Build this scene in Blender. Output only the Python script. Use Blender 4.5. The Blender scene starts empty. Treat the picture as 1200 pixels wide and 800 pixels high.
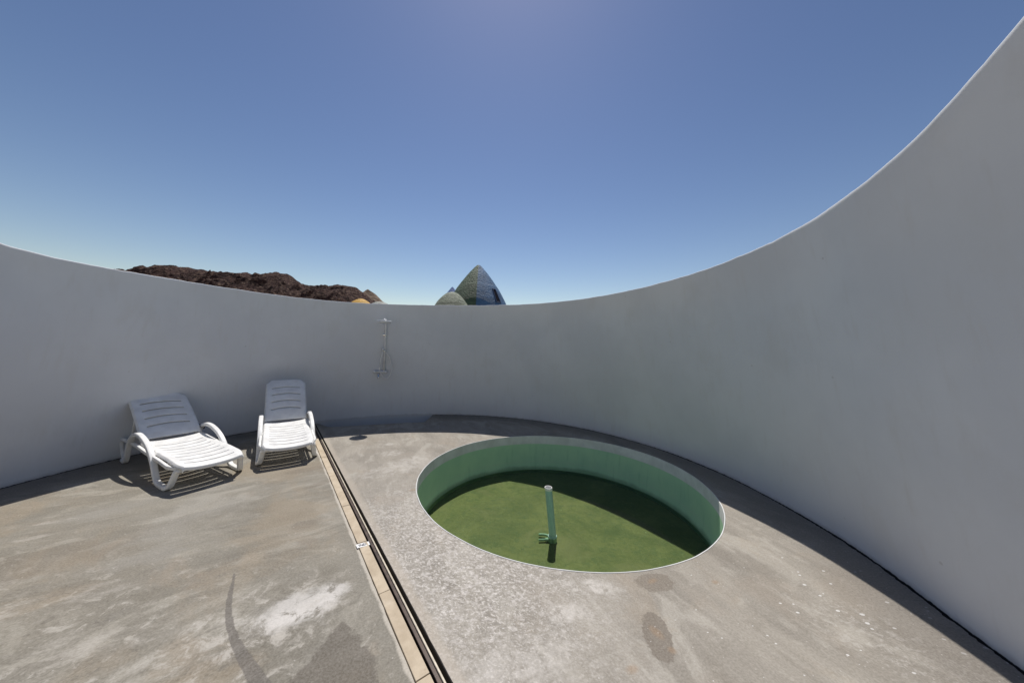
import bpy, bmesh, math, random
from math import sin, cos, pi, radians as R, sqrt, atan2, exp
from mathutils import Vector, Matrix, noise as mn

random.seed(7)
scene = bpy.context.scene
COL = scene.collection

# ------------------------------------------------------------------ helpers
def link_mesh(name, bm, mats, parent=None, smooth=False):
    me = bpy.data.meshes.new(name)
    bmesh.ops.recalc_face_normals(bm, faces=bm.faces[:])
    bm.to_mesh(me); bm.free()
    if not isinstance(mats, (list, tuple)): mats = [mats]
    for m in mats: me.materials.append(m)
    if smooth:
        for p in me.polygons: p.use_smooth = True
    o = bpy.data.objects.new(name, me)
    COL.objects.link(o)
    if parent: o.parent = parent
    return o

def thing(name, label, cat, loc=(0, 0, 0), rotz=0.0, group=None):
    o = bpy.data.objects.new(name, None)
    o.empty_display_size = 0.1
    COL.objects.link(o)
    o.location = loc; o.rotation_euler = (0, 0, rotz)
    return tag(o, label, cat, group)

def tag(o, label, cat, group=None):
    o['label'] = label; o['category'] = cat
    if group: o['group'] = group
    return o

def structure(o):
    o['kind'] = 'structure'; return o

def lerp_table(tab, x):
    if x <= tab[0][0]: return tab[0][1]
    for (x0, y0), (x1, y1) in zip(tab, tab[1:]):
        if x <= x1:
            t = (x - x0) / (x1 - x0)
            return y0 + (y1 - y0) * t
    return tab[-1][1]

def add_box(bm, x0, x1, y0, y1, z0, z1, bev=0.0, segs=2):
    g = bmesh.ops.create_cube(bm, size=1.0)
    vs = g['verts']
    for v in vs:
        v.co = Vector((x0 + (v.co.x + .5) * (x1 - x0), y0 + (v.co.y + .5) * (y1 - y0), z0 + (v.co.z + .5) * (z1 - z0)))
    if bev:
        es = list({e for v in vs for e in v.link_edges})
        bmesh.ops.bevel(bm, geom=es, offset=bev, segments=segs, affect='EDGES', profile=0.5)

def add_tube(bm, pts, rad, n=14, caps=True):
    """round tube along a polyline; rad: number or list"""
    pts = [Vector(p) for p in pts]
    rings = []
    prev = None
    for i, p in enumerate(pts):
        a = pts[max(0, i - 1)]; b = pts[min(len(pts) - 1, i + 1)]
        t = (b - a).normalized()
        ref = prev if prev is not None else (Vector((0, 0, 1)) if abs(t.z) < .9 else Vector((1, 0, 0)))
        u = (ref - t * ref.dot(t)).normalized(); prev = u
        w = t.cross(u)
        r = rad[i] if isinstance(rad, (list, tuple)) else rad
        rings.append([bm.verts.new(p + u * r * cos(2 * pi * k / n) + w * r * sin(2 * pi * k / n)) for k in range(n)])
    for A, B in zip(rings, rings[1:]):
        for k in range(n):
            bm.faces.new((A[k], A[(k + 1) % n], B[(k + 1) % n], B[k]))
    if caps:
        bm.faces.new(rings[0][::-1]); bm.faces.new(rings[-1])

def add_lathe(bm, prof, n=48, cx=0, cy=0, close_top=False):
    """profile list of (r,z); revolve round z"""
    rings = []
    for r, z in prof:
        if r < 1e-6:
            rings.append([bm.verts.new((cx, cy, z))])
        else:
            rings.append([bm.verts.new((cx + r * cos(2 * pi * k / n), cy + r * sin(2 * pi * k / n), z)) for k in range(n)])
    for A, B in zip(rings, rings[1:]):
        for k in range(n):
            if len(A) == 1 and len(B) == 1: continue
            if len(A) == 1: bm.faces.new((A[0], B[k], B[(k + 1) % n]))
            elif len(B) == 1: bm.faces.new((A[k], A[(k + 1) % n], B[0]))
            else: bm.faces.new((A[k], A[(k + 1) % n], B[(k + 1) % n], B[k]))

def smooth_path(pts, sub=5):
    """Catmull-Rom through pts"""
    P = [Vector(p) for p in pts]
    P = [P[0] * 2 - P[1]] + P + [P[-1] * 2 - P[-2]]
    out = []
    for i in range(1, len(P) - 2):
        for k in range(sub):
            t = k / sub
            a, b, c, d = P[i - 1], P[i], P[i + 1], P[i + 2]
            out.append(0.5 * ((2 * b) + (c - a) * t + (2 * a - 5 * b + 4 * c - d) * t * t + (3 * b - a - 3 * c + d) * t ** 3))
    out.append(P[-2])
    return out

# ------------------------------------------------------------------ node helper
class NT:
    def __init__(self, name):
        self.m = bpy.data.materials.new(name)
        self.m.use_nodes = True
        self.t = self.m.node_tree
        self.b = self.t.nodes['Principled BSDF']
        self.out = self.t.nodes['Material Output']
        self._co = None
    def n(self, typ, **kw):
        nd = self.t.nodes.new(typ)
        for k, v in kw.items(): setattr(nd, k, v)
        return nd
    def l(self, a, b): self.t.links.new(a, b)
    def co(self):
        if self._co is None: self._co = self.n('ShaderNodeTexCoord').outputs['Object']
        return self._co
    def sock(self, s, v):
        if hasattr(v, 'is_linked') or isinstance(v, bpy.types.NodeSocket): self.l(v, s)
        else: s.default_value = v
    def math(self, op, a, b=0.0, c=None, clamp=False):
        nd = self.n('ShaderNodeMath', operation=op, use_clamp=clamp)
        self.sock(nd.inputs[0], a); self.sock(nd.inputs[1], b)
        if c is not None: self.sock(nd.inputs[2], c)
        return nd.outputs[0]
    def vmap(self, scale=(1, 1, 1), rot=(0, 0, 0), loc=(0, 0, 0), src=None, tex=False):
        nd = self.n('ShaderNodeMapping')
        if tex: nd.vector_type = 'TEXTURE'
        nd.inputs['Scale'].default_value = scale; nd.inputs['Rotation'].default_value = rot; nd.inputs['Location'].default_value = loc
        self.l(src or self.co(), nd.inputs['Vector'])
        return nd.outputs[0]
    def noise(self, scale, detail=4, rough=.55, vec=None, dist=0.0):
        nd = self.n('ShaderNodeTexNoise')
        nd.inputs['Scale'].default_value = scale; nd.inputs['Detail'].default_value = detail
        nd.inputs['Roughness'].default_value = rough; nd.inputs['Distortion'].default_value = dist
        self.l(vec or self.co(), nd.inputs['Vector'])
        return nd.outputs['Fac']
    def voronoi(self, scale, vec=None, feature='F1', out='Distance', rnd=1.0):
        nd = self.n('ShaderNodeTexVoronoi', feature=feature)
        nd.inputs['Scale'].default_value = scale; nd.inputs['Randomness'].default_value = rnd
        self.l(vec or self.co(), nd.inputs['Vector'])
        return nd.outputs[out]
    def ramp(self, fac, lo, hi, a=0.0, b=1.0):
        nd = self.n('ShaderNodeMapRange', interpolation_type='SMOOTHSTEP')
        self.l(fac, nd.inputs[0])
        nd.inputs[1].default_value = lo; nd.inputs[2].default_value = hi
        nd.inputs[3].default_value = a; nd.inputs[4].default_value = b
        return nd.outputs[0]
    def mix(self, fac, a, b, mode='MIX'):
        nd = self.n('ShaderNodeMix', data_type='RGBA', blend_type=mode)
        self.sock(nd.inputs[0], fac)
        for s, v in ((nd.inputs[6], a), (nd.inputs[7], b)):
            if isinstance(v, bpy.types.NodeSocket): self.l(v, s)
            else: s.default_value = (*v, 1)
        return nd.outputs[2]
    def bump(self, h, strength=.3, dist=.01, normal=None):
        nd = self.n('ShaderNodeBump')
        nd.inputs['Strength'].default_value = strength; nd.inputs['Distance'].default_value = dist
        self.l(h, nd.inputs['Height'])
        if normal: self.l(normal, nd.inputs['Normal'])
        return nd.outputs[0]
    def base(self, c):
        if isinstance(c, bpy.types.NodeSocket): self.l(c, self.b.inputs['Base Color'])
        else: self.b.inputs['Base Color'].default_value = (*c, 1)
    def rough(self, v):
        self.sock(self.b.inputs['Roughness'], v)
    def norm(self, s): self.l(s, self.b.inputs['Normal'])
    def spec(self, v): self.b.inputs['Specular IOR Level'].default_value = v

def simple(name, col, rough=.5, metal=0.0, var=.12, nscale=12, bump=.05, spec=.5):
    N = NT(name)
    f = N.noise(nscale, 5, .6)
    N.base(N.mix(N.ramp(f, .3, .7), tuple(c * (1 - var) for c in col), tuple(min(1, c * (1 + var * .6)) for c in col)))
    N.rough(N.ramp(f, .3, .7, max(.02, rough - .08), min(1, rough + .1)))
    N.b.inputs['Metallic'].default_value = metal
    N.spec(spec)
    if bump: N.norm(N.bump(N.noise(nscale * 8, 3), bump, .003))
    return N.m

# ------------------------------------------------------------------ key geometry (metres, z up, camera over the origin)
CX, CY, RB = -1.2164, 3.5951, 4.491             # ring of the courtyard wall
PX, PY, PR = 0.721, 4.436, 1.918                # plunge pool
POOL_Z = -0.715; WATER_Z = -0.66
SUN_S = (0.02, -0.48)                            # ground displacement of a shadow per metre of height

TOPH = [(-100, 2.719), (-95, 2.658), (-90, 2.635), (-85, 2.631), (-80, 2.634), (-75, 2.637), (-70, 2.64), (-65, 2.64), (-60, 2.638), (-55, 2.638), (-50, 2.639), (-45, 2.643), (-40, 2.652), (-35, 2.664), (-30, 2.68), (-25, 2.697), (-20, 2.715), (-15, 2.733), (-10, 2.749), (-5, 2.763), (0, 2.774), (5, 2.784), (10, 2.792), (15, 2.8), (20, 2.807), (25, 2.815), (30, 2.822), (35, 2.83), (40, 2.838), (45, 2.848), (50, 2.859), (55, 2.873), (60, 2.891), (65, 2.91), (70, 2.928), (75, 2.944), (80, 2.956), (85, 2.965), (90, 2.971), (92, 2.974), (94, 2.976), (96, 2.979), (98, 2.982), (100, 2.985), (102, 2.988), (104, 2.992), (106, 2.997), (108, 3.007), (110, 3.023), (112, 3.047), (114, 3.079), (116, 3.123), (118, 3.181), (120, 3.254), (122, 3.345), (124, 3.422), (132, 3.422), (150, 3.322), (180, 2.7)]
LEAN = [(-180, 0.401), (-176, 0.403), (-172, 0.406), (-168, 0.408), (-164, 0.411), (-160, 0.414), (-156, 0.417), (-152, 0.42), (-148, 0.422), (-144, 0.425), (-140, 0.428), (-136, 0.431), (-132, 0.433), (-128, 0.436), (-124, 0.439), (-120, 0.442), (-116, 0.445), (-112, 0.447), (-108, 0.45), (-104, 0.453), (-100, 0.455), (-96, 0.457), (-92, 0.457), (-88, 0.456), (-84, 0.454), (-80, 0.45), (-76, 0.442), (-72, 0.429), (-68, 0.416), (-64, 0.404), (-60, 0.395), (-56, 0.388), (-52, 0.383), (-48, 0.38), (-44, 0.378), (-40, 0.376), (-36, 0.375), (-32, 0.374), (-28, 0.373), (-24, 0.373), (-20, 0.372), (-16, 0.371), (-12, 0.37), (-8, 0.37), (-4, 0.37), (0, 0.37), (4, 0.369), (8, 0.369), (12, 0.368), (16, 0.368), (20, 0.37), (24, 0.376), (28, 0.387), (32, 0.403), (36, 0.425), (40, 0.45), (44, 0.475), (48, 0.496), (52, 0.511), (56, 0.515), (60, 0.51), (64, 0.502), (68, 0.493), (72, 0.485), (76, 0.482), (80, 0.483), (84, 0.489), (88, 0.499), (92, 0.51), (96, 0.522), (100, 0.534), (104, 0.545), (108, 0.553), (112, 0.56), (116, 0.565), (120, 0.568), (124, 0.57), (128, 0.57), (132, 0.57), (136, 0.568), (140, 0.564), (144, 0.556), (148, 0.546), (152, 0.534), (156, 0.522), (160, 0.51), (164, 0.498), (168, 0.486), (172, 0.474), (176, 0.464), (180, 0.456)]

def rbase(th):                                   # th in degrees from +Y towards +X
    a = R(th)
    q = RB if th <= 105 else RB / cos(R(min(th, 150) - 105))   # runs straight on towards the camera
    return q + .006 * sin(3 * a + 1.0) + .005 * sin(7 * a) + .004 * sin(19 * a + .4)

def wall_pt(th, z, out=0.0):
    H = lerp_table(TOPH, th)
    a = R(th)
    r = rbase(th) - lerp_table(LEAN, th) * max(0, z) / H
    r += .012 * mn.noise(Vector((3 * sin(a), 3 * cos(a), z * .9))) + .004 * mn.noise(Vector((14 * sin(a), 14 * cos(a), z * 3)))
    r += out
    return Vector((CX + r * sin(a), CY + r * cos(a), z))

# ------------------------------------------------------------------ materials
def seg_mask(N, x, y, pts, soft=.006, wob=None):
    """union of tapered capsules along a polyline of (x, y, half width): 1 inside"""
    acc = None
    for (x0, y0, w0), (x1, y1, w1) in zip(pts, pts[1:]):
        dx, dy = x1 - x0, y1 - y0; L2 = dx * dx + dy * dy
        px = N.math('SUBTRACT', x, x0); py = N.math('SUBTRACT', y, y0)
        t = N.math('ADD', N.math('MULTIPLY', px, dx / L2), N.math('MULTIPLY', py, dy / L2), clamp=True)
        ex = N.math('SUBTRACT', px, N.math('MULTIPLY', t, dx)); ey = N.math('SUBTRACT', py, N.math('MULTIPLY', t, dy))
        d = N.math('SQRT', N.math('ADD', N.math('MULTIPLY', ex, ex), N.math('MULTIPLY', ey, ey)))
        w = N.math('MULTIPLY_ADD', t, w1 - w0, w0)
        sd = N.math('SUBTRACT', d, w)
        acc = sd if acc is None else N.math('MINIMUM', acc, sd)
    if wob is not None: acc = N.math('ADD', acc, wob)
    return N.ramp(acc, soft, -soft)

def ell_mask(N, x, y, cx, cy, ax, ay, rot, inner, outer, wob=None):
    c, s = cos(rot), sin(rot)
    px = N.math('SUBTRACT', x, cx); py = N.math('SUBTRACT', y, cy)
    u = N.math('ADD', N.math('MULTIPLY', px, c / ax), N.math('MULTIPLY', py, s / ax))
    v = N.math('ADD', N.math('MULTIPLY', px, -s / ay), N.math('MULTIPLY', py, c / ay))
    d = N.math('SQRT', N.math('ADD', N.math('MULTIPLY', u, u), N.math('MULTIPLY', v, v)))
    if wob is not None: d = N.math('ADD', d, wob)
    return N.ramp(d, outer, inner)

STREAK = [(-2.03, 2.387, 0.0047), (-1.966, 2.304, 0.009), (-1.895, 2.204, 0.013), (-1.824, 2.113, 0.0155), (-1.754, 2.035, 0.017), (-1.663, 1.947, 0.0191), (-1.566, 1.866, 0.022), (-1.463, 1.793, 0.0264), (-1.363, 1.725, 0.0305), (-1.241, 1.642, 0.0354), (-1.0, 1.48, .045)]
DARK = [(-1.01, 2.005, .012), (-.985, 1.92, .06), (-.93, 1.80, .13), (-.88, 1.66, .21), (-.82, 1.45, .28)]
def concrete(name, side):
    N = NT(name)
    sep = N.n('ShaderNodeSeparateXYZ'); N.l(N.co(), sep.inputs[0]); x, y = sep.outputs[0], sep.outputs[1]
    ang = R(31) if side == 'left' else R(-68)
    stretch = N.vmap((2.6, 1, 1), (0, 0, ang), tex=True)
    trowel = N.noise(22, 6, .65, N.vmap((6.5, 1, 1), (0, 0, ang + R(4)), tex=True), .25)
    cloud = N.noise(2.1, 9, .66, N.vmap((1.7, 1, 1), (0, 0, ang), tex=True), 1.1)
    cloud2 = N.noise(1.5, 8, .68, N.vmap(loc=(7, 2, 0)), .8)
    iso = N.noise(8, 9, .72, N.vmap(loc=(1, 6, 0)), .5)
    trow2 = N.noise(6, 4, .6, N.vmap((5, 1, 1), (0, 0, ang - R(3)), tex=True), .2)
    big = N.noise(.75, 5, .6)
    mid = N.noise(2.6, 6, .62, stretch, .5)
    fine = N.noise(13, 6, .65, stretch)
    grit = N.noise(75, 4, .7)
    wobn = N.noise(5, 6, .68)
    wob = N.math('MULTIPLY', N.math('SUBTRACT', wobn, .5), 1.5)
    wobs = N.math('MULTIPLY', N.math('SUBTRACT', N.noise(18, 4, .6), .5), .05)
    if side == 'left':
        c = N.mix(N.ramp(mid, .3, .72), (.160, .147, .116), (.262, .242, .197))
        c = N.mix(N.ramp(big, .42, .66, 0, .5), c, (.19, .168, .128))
        c = N.mix(N.ramp(fine, .54, .74, 0, .5), c, (.36, .335, .295))
        c = N.mix(N.ramp(fine, .44, .26, 0, .45), c, (.15, .138, .12))
        c = N.mix(N.ramp(trowel, .53, .72, 0, .26), c, (.40, .37, .32))
        c = N.mix(N.ramp(trowel, .46, .30, 0, .26), c, (.115, .103, .084))
        c = N.mix(N.ramp(cloud, .51, .62, 0, .58), c, (.37, .345, .29))
        c = N.mix(N.ramp(cloud, .46, .35, 0, .52), c, (.145, .130, .098))
        c = N.mix(N.ramp(iso, .54, .66, 0, .35), c, (.37, .34, .285))
        c = N.mix(N.ramp(cloud2, .55, .68, 0, .40), c, (.27, .21, .145))
        # pale cement smears in the foreground
        sm = ell_mask(N, x, y, -1.52, 1.98, .62, .36, R(30), .1, 1.25, wob)
        c = N.mix(N.math('MULTIPLY', sm, N.ramp(iso, .47, .58, .0, .8)), c, (.52, .485, .435))
        bright = ell_mask(N, x, y, -1.34, 2.12, .30, .16, R(35), .55, 1.1, wob)
        c = N.mix(N.math('MULTIPLY', bright, N.ramp(iso, .38, .50, .2, .95)), c, (.66, .63, .595))
        zone = N.ramp(N.math('ADD', y, N.math('MULTIPLY', wob, .8)), 3.0, 1.7, .0, 1.0)
        warm = N.noise(.9, 7, .62, N.vmap(loc=(11, 3, 0)), .7)
        c = N.mix(N.ramp(warm, .50, .64, 0, .5), c, (.285, .225, .148))
        c = N.mix(N.ramp(warm, .47, .36, 0, .35), c, (.30, .29, .265))
        c = N.mix(N.math('MULTIPLY', zone, N.ramp(iso, .54, .66, 0, .62)), c, (.48, .45, .40))
        c = N.mix(N.math('MULTIPLY', zone, N.ramp(iso, .45, .36, 0, .55)), c, (.11, .097, .076))
        # grey-green worn edge along the stone strip
        px = N.math('SUBTRACT', x, -1.969); py = N.math('SUBTRACT', y, 3.648)
        e = N.math('ADD', N.math('MULTIPLY', px, .794), N.math('MULTIPLY', py, .608))
        ed = N.ramp(N.math('ADD', e, N.math('MULTIPLY', wob, .07)), -.16, -.02)
        c = N.mix(N.math('MULTIPLY', ed, N.ramp(y, 3.6, 2.0, .1, .75)), c, (.205, .19, .155))
        chip = N.ramp(N.math('ADD', e, N.math('MULTIPLY', wob, .035)), -.03, -.012)
        c = N.mix(N.math('MULTIPLY', chip, .75), c, (.6, .55, .47))
        # darker troweled patch close to the camera, and small stains
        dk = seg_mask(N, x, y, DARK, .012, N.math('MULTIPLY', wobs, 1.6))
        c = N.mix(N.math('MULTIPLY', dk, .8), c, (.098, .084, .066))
        for cx, cy, ax, ay, ro, st in ((-1.95, 3.05, .15, .1, .5, .5), (-1.75, 2.8, .09, .06, .2, .45), (-2.75, 4.35, .34, .12, .8, .45), (-2.35, 3.9, .2, .07, .9, .4), (-3.6, 2.4, .7, .3, .6, .35)):
            c = N.mix(N.math('MULTIPLY', ell_mask(N, x, y, cx, cy, ax, ay, ro, .5, 1.05, wob), st), c, (.15, .12, .085))
        for cx, cy, ax, ay, ro in ((-4.2, 3.0, .25, .05, .55), (-4.05, 2.75, .14, .04, .6), (-2.95, 2.1, .5, .12, .5), (-2.4, 1.75, .5, .16, .6), (-3.3, 3.1, .3, .05, .5)):
            c = N.mix(N.math('MULTIPLY', ell_mask(N, x, y, cx, cy, ax, ay, ro, .1, 1.2, N.math('MULTIPLY', wob, 1.6)), N.ramp(fine, .45, .62, .05, .5)), c, (.5, .465, .415))
        # wet trickle
        pts = STREAK
        wet = seg_mask(N, x, y, pts, .004, N.math('MULTIPLY', wobs, .35))
        c = N.mix(N.math('MULTIPLY', wet, .8), c, (.078, .067, .056))
        wetr = wet
    else:
        mo = N.noise(16, 9, .75, N.vmap((1, 1.5, 1), (0, 0, R(-35))), .4)
        wobf = N.math('MULTIPLY', N.math('SUBTRACT', N.noise(19, 6, .7), .5), 1.6)
        c = N.mix(N.ramp(mid, .28, .7), (.225, .204, .172), (.345, .315, .268))
        c = N.mix(N.ramp(trowel, .53, .72, 0, .26), c, (.47, .44, .39))
        c = N.mix(N.ramp(trowel, .46, .30, 0, .26), c, (.16, .145, .12))
        c = N.mix(N.ramp(cloud, .51, .62, 0, .55), c, (.46, .43, .375))
        c = N.mix(N.ramp(cloud, .46, .35, 0, .5), c, (.205, .182, .145))
        c = N.mix(N.ramp(iso, .55, .66, 0, .35), c, (.47, .44, .385))
        c = N.mix(N.ramp(cloud2, .55, .68, 0, .40), c, (.33, .27, .20))
        # blotchy lime bloom, strongest between the channel and the pool
        z1 = ell_mask(N, x, y, -.45, 2.75, 1.0, 1.5, R(38), .35, 1.25, N.math('MULTIPLY', wob, .6))
        c = N.mix(N.math('MULTIPLY', z1, N.ramp(mo, .48, .60, .06, .85)), c, (.56, .525, .49))
        c = N.mix(N.math('MULTIPLY', z1, N.ramp(mo, .46, .34, 0, .65)), c, (.19, .178, .165))
        mo2 = N.noise(52, 5, .62, N.vmap((1.5, 1, 1), (0, 0, R(-30)), tex=True), .3)
        c = N.mix(N.math('MULTIPLY', z1, N.ramp(mo2, .54, .64, 0, .8)), c, (.70, .665, .62))
        c = N.mix(N.math('MULTIPLY', z1, N.ramp(mo2, .44, .34, 0, .6)), c, (.17, .155, .14))
        sp = N.voronoi(38, N.vmap((1, 1.8, 1), (0, 0, R(-40))), 'F1')
        c = N.mix(N.math('MULTIPLY', N.math('MULTIPLY', z1, N.ramp(sp, .28, .14)), .6), c, (.7, .67, .64))
        tan = N.ramp(N.noise(1.3, 4, .6, N.vmap(loc=(3, 5, 0))), .52, .68, 0, .45)
        c = N.mix(tan, c, (.315, .268, .215))
        c = N.mix(N.ramp(fine, .55, .75, 0, .38), c, (.53, .49, .44))
        c = N.mix(N.ramp(fine, .43, .27, 0, .35), c, (.235, .21, .18))
        # pale smooth border along the channel
        px = N.math('SUBTRACT', x, -1.769); py = N.math('SUBTRACT', y, 3.66)
        e = N.math('ADD', N.math('MULTIPLY', px, .794), N.math('MULTIPLY', py, .608))
        bd = N.ramp(N.math('ADD', e, N.math('MULTIPLY', wob, .05)), .085, .03)
        c = N.mix(N.math('MULTIPLY', bd, .55), c, (.47, .41, .335))
        # pale patches by the pool and toward the back
        for cx, cy, ax, ay, ro, st in ((.62, 2.36, .22, .07, 0, .8), (.42, 2.12, .16, .08, .3, .6), (-1.55, 4.6, .55, .25, .9, .4), (-1.9, 5.1, .2, .12, .3, .45), (-2.1, 5.55, .1, .06, 0, .5), (.1, 1.75, .4, .18, .3, .4)):
            pale = N.math('MULTIPLY', ell_mask(N, x, y, cx, cy, ax * 1.15, ay * 1.3, ro, .15, 1.15, N.math('ADD', wob, wobf)), N.ramp(iso, .40, .54, .05, 1.0))
            c = N.mix(N.math('MULTIPLY', pale, st), c, (.64, .605, .56))
        # two damp patches in front of the pool with rusty middles, others fainter
        wet1 = ell_mask(N, x, y, .955, 1.98, .088, .185, R(-14), .9, 1.0, N.math('ADD', N.math('MULTIPLY', wobf, .55), N.math('MULTIPLY', wob, .3)))
        wet2 = ell_mask(N, x, y, 1.15, 2.43, .17, .1, R(10), .85, 1.0, N.math('ADD', N.math('MULTIPLY', wobf, .6), N.math('MULTIPLY', wob, .35)))
        c = N.mix(N.math('MULTIPLY', wet1, .82), c, (.135, .108, .080))
        c = N.mix(N.math('MULTIPLY', wet2, .7), c, (.165, .135, .102))
        wet3 = ell_mask(N, x, y, 1.95, 2.75, .42, .18, R(-45), .4, 1.1, N.math('MULTIPLY', wob, 1.5))
        c = N.mix(N.math('MULTIPLY', wet3, .55), c, (.165, .145, .118))
        for cx, cy, ax, ay in ((.96, 2.0, .04, .07), (1.0, 1.89, .03, .03), (1.62, 2.45, .04, .03), (1.13, 2.44, .06, .03), (.72, 1.77, .05, .03), (-1.13, 3.85, .09, .05)):
            c = N.mix(N.math('MULTIPLY', ell_mask(N, x, y, cx, cy, ax, ay, .4, .2, 1.1, wob), .45), c, (.30, .18, .085))
        # flecks of white wall paint, thickest near the wall on the right
        flv = N.vmap((1, 1.7, 1), (0, 0, R(-48)), (.3, .7, 0))
        fl = N.voronoi(17, flv, 'F1')
        flc = N.voronoi(17, flv, 'F1', 'Color')
        sc = N.n('ShaderNodeSeparateColor'); N.l(flc, sc.inputs[0])
        rad = N.math('MULTIPLY', N.ramp(sc.outputs[0], .70, 1.0, 0, .32), N.math('MULTIPLY', N.ramp(x, 1.0, 2.8, .25, 1.0), N.ramp(y, 3.4, 2.0, .22, 1.0)))
        fm = N.ramp(N.math('SUBTRACT', N.math('ADD', fl, N.math('MULTIPLY', wobs, 1.5)), rad), .02, -.02)
        fm = N.math('MULTIPLY', fm, N.ramp(rad, .02, .05))
        c = N.mix(N.math('MULTIPLY', fm, .9), c, (.78, .77, .76))
        zr = ell_mask(N, x, y, 2.45, 1.9, .6, .35, R(-55), .1, 1.2, wob)
        c = N.mix(N.math('MULTIPLY', zr, N.ramp(mo, .5, .6, 0, .65)), c, (.56, .53, .49))
        wetr = wet1
    # floor colour turns darker over the last stretch before the wall
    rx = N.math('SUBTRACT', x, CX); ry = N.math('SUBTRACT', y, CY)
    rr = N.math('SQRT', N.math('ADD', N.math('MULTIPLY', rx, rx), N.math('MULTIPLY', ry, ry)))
    wall_band = N.ramp(N.math('ADD', rr, N.math('MULTIPLY', wob, .12)), RB - .75, RB - .2)
    c = N.mix(N.math('MULTIPLY', wall_band, .62), c, (.13, .115, .1))
    gr = N.voronoi(34, N.vmap(loc=(2, 9, 0)), 'F1'); grc = N.n('ShaderNodeSeparateColor'); N.l(N.voronoi(34, N.vmap(loc=(2, 9, 0)), 'F1', 'Color'), grc.inputs[0])
    gm_ = N.math('MULTIPLY', N.ramp(gr, .16, .08), N.ramp(grc.outputs[1], .86, .9))
    c = N.mix(N.math('MULTIPLY', gm_, .6), c, (.62, .59, .55))
    pit = N.voronoi(26, None, 'F1')
    c = N.mix(N.math('MULTIPLY', N.ramp(pit, .075, .04), .3), c, (.12, .1, .085))
    c = N.mix(N.ramp(grit, .35, .7, .0, .35), c, (.2, .185, .16), 'MULTIPLY') if False else N.mix(.22, c, N.mix(N.ramp(grit, .3, .7), (.16, .145, .125), (.55, .51, .46)))
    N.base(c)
    N.rough(N.math('SUBTRACT', N.ramp(fine, .3, .7, .82, .95), N.math('MULTIPLY', wetr, .25)))
    N.spec(.25)
    h = N.math('ADD', N.math('MULTIPLY', fine, .6), N.math('MULTIPLY', grit, .35))
    N.norm(N.bump(h, .55, .006))
    return N.m

def plaster():
    N = NT('white_plaster')
    big = N.noise(.8, 4, .55); mid = N.noise(4, 5, .6)
    st = N.noise(3.0, 5, .6, N.vmap((3.5, 3.5, .35)))
    c = N.mix(N.ramp(big, .35, .65), (.705, .72, .745), (.765, .78, .80))
    c = N.mix(N.ramp(st, .52, .75, 0, .30), c, (.66, .65, .635))
    c = N.mix(N.ramp(N.noise(1.1, 5, .62, N.vmap((1.6, 1.6, .9), loc=(4, 1, 2))), .56, .70, 0, .30), c, (.67, .665, .65))
    c = N.mix(N.ramp(mid, .58, .72, 0, .12), c, (.70, .69, .67))
    spots = N.ramp(N.voronoi(2.2), .035, .015)
    c = N.mix(N.math('MULTIPLY', spots, .4), c, (.45, .43, .4))
    # splashed dirt just above the floor
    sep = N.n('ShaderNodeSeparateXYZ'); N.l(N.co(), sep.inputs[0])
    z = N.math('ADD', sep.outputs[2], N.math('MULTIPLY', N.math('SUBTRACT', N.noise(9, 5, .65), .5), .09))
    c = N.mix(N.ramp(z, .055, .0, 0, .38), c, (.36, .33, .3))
    gap = N.math('ADD', sep.outputs[2], N.math('MULTIPLY', N.math('SUBTRACT', N.noise(14, 5, .7), .5), .03))
    ax_ = N.math('SUBTRACT', sep.outputs[0], CX); ay_ = N.math('SUBTRACT', sep.outputs[1], CY)
    az_ = N.math('ARCTAN2', ax_, ay_)
    trough = N.math('MULTIPLY', N.math('GREATER_THAN', az_, R(-43.0)), N.math('LESS_THAN', az_, R(-9.7)))
    c = N.mix(N.math('MULTIPLY', N.ramp(gap, .006, -.002), N.math('SUBTRACT', 1.0, trough)), c, (.03, .027, .025))      # open joint between wall and slab
    N.base(c); N.rough(.85); N.spec(.25)
    h = N.math('ADD', N.math('MULTIPLY', N.noise(22, 5, .6), .7), N.math('MULTIPLY', N.noise(120, 3, .6), .18))
    N.norm(N.bump(h, .3, .006))
    return N.m

M = {}
M['plaster'] = plaster()
M['floor_left'] = concrete('concrete_left', 'left')
M['floor_right'] = concrete('concrete_right', 'right')

def _stone():
    N = NT('tan_stone')
    f = N.noise(7, 6, .6); g = N.noise(40, 5, .7)
    c = N.mix(N.ramp(f, .3, .7), (.44, .36, .26), (.57, .48, .36))
    c = N.mix(N.ramp(g, .6, .75, 0, .6), c, (.30, .21, .13))
    c = N.mix(N.ramp(N.noise(3, 3), .55, .7, 0, .5), c, (.60, .53, .43))
    N.base(c); N.rough(.8); N.spec(.25); N.norm(N.bump(g, .4, .003))
    return N.m
M['stone'] = _stone()
M['apron'] = simple('grey_plaster', (.52, .52, .53), .85, 0, .1, 3, .3, .2)
M['trough'] = simple('channel_dark', (.032, .028, .026), .7, 0, .3, 15, .2, .3)
M['rail_brown'] = simple('rail_brown', (.085, .062, .05), .5, .2, .35, 18, .2, .4)
M['rail_cream'] = simple('rail_cream', (.62, .55, .43), .4, 0, .18, 25, .1)
M['white_paint'] = simple('rim_white_paint', (.71, .71, .70), .65, 0, .12, 5, .2)
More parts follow.
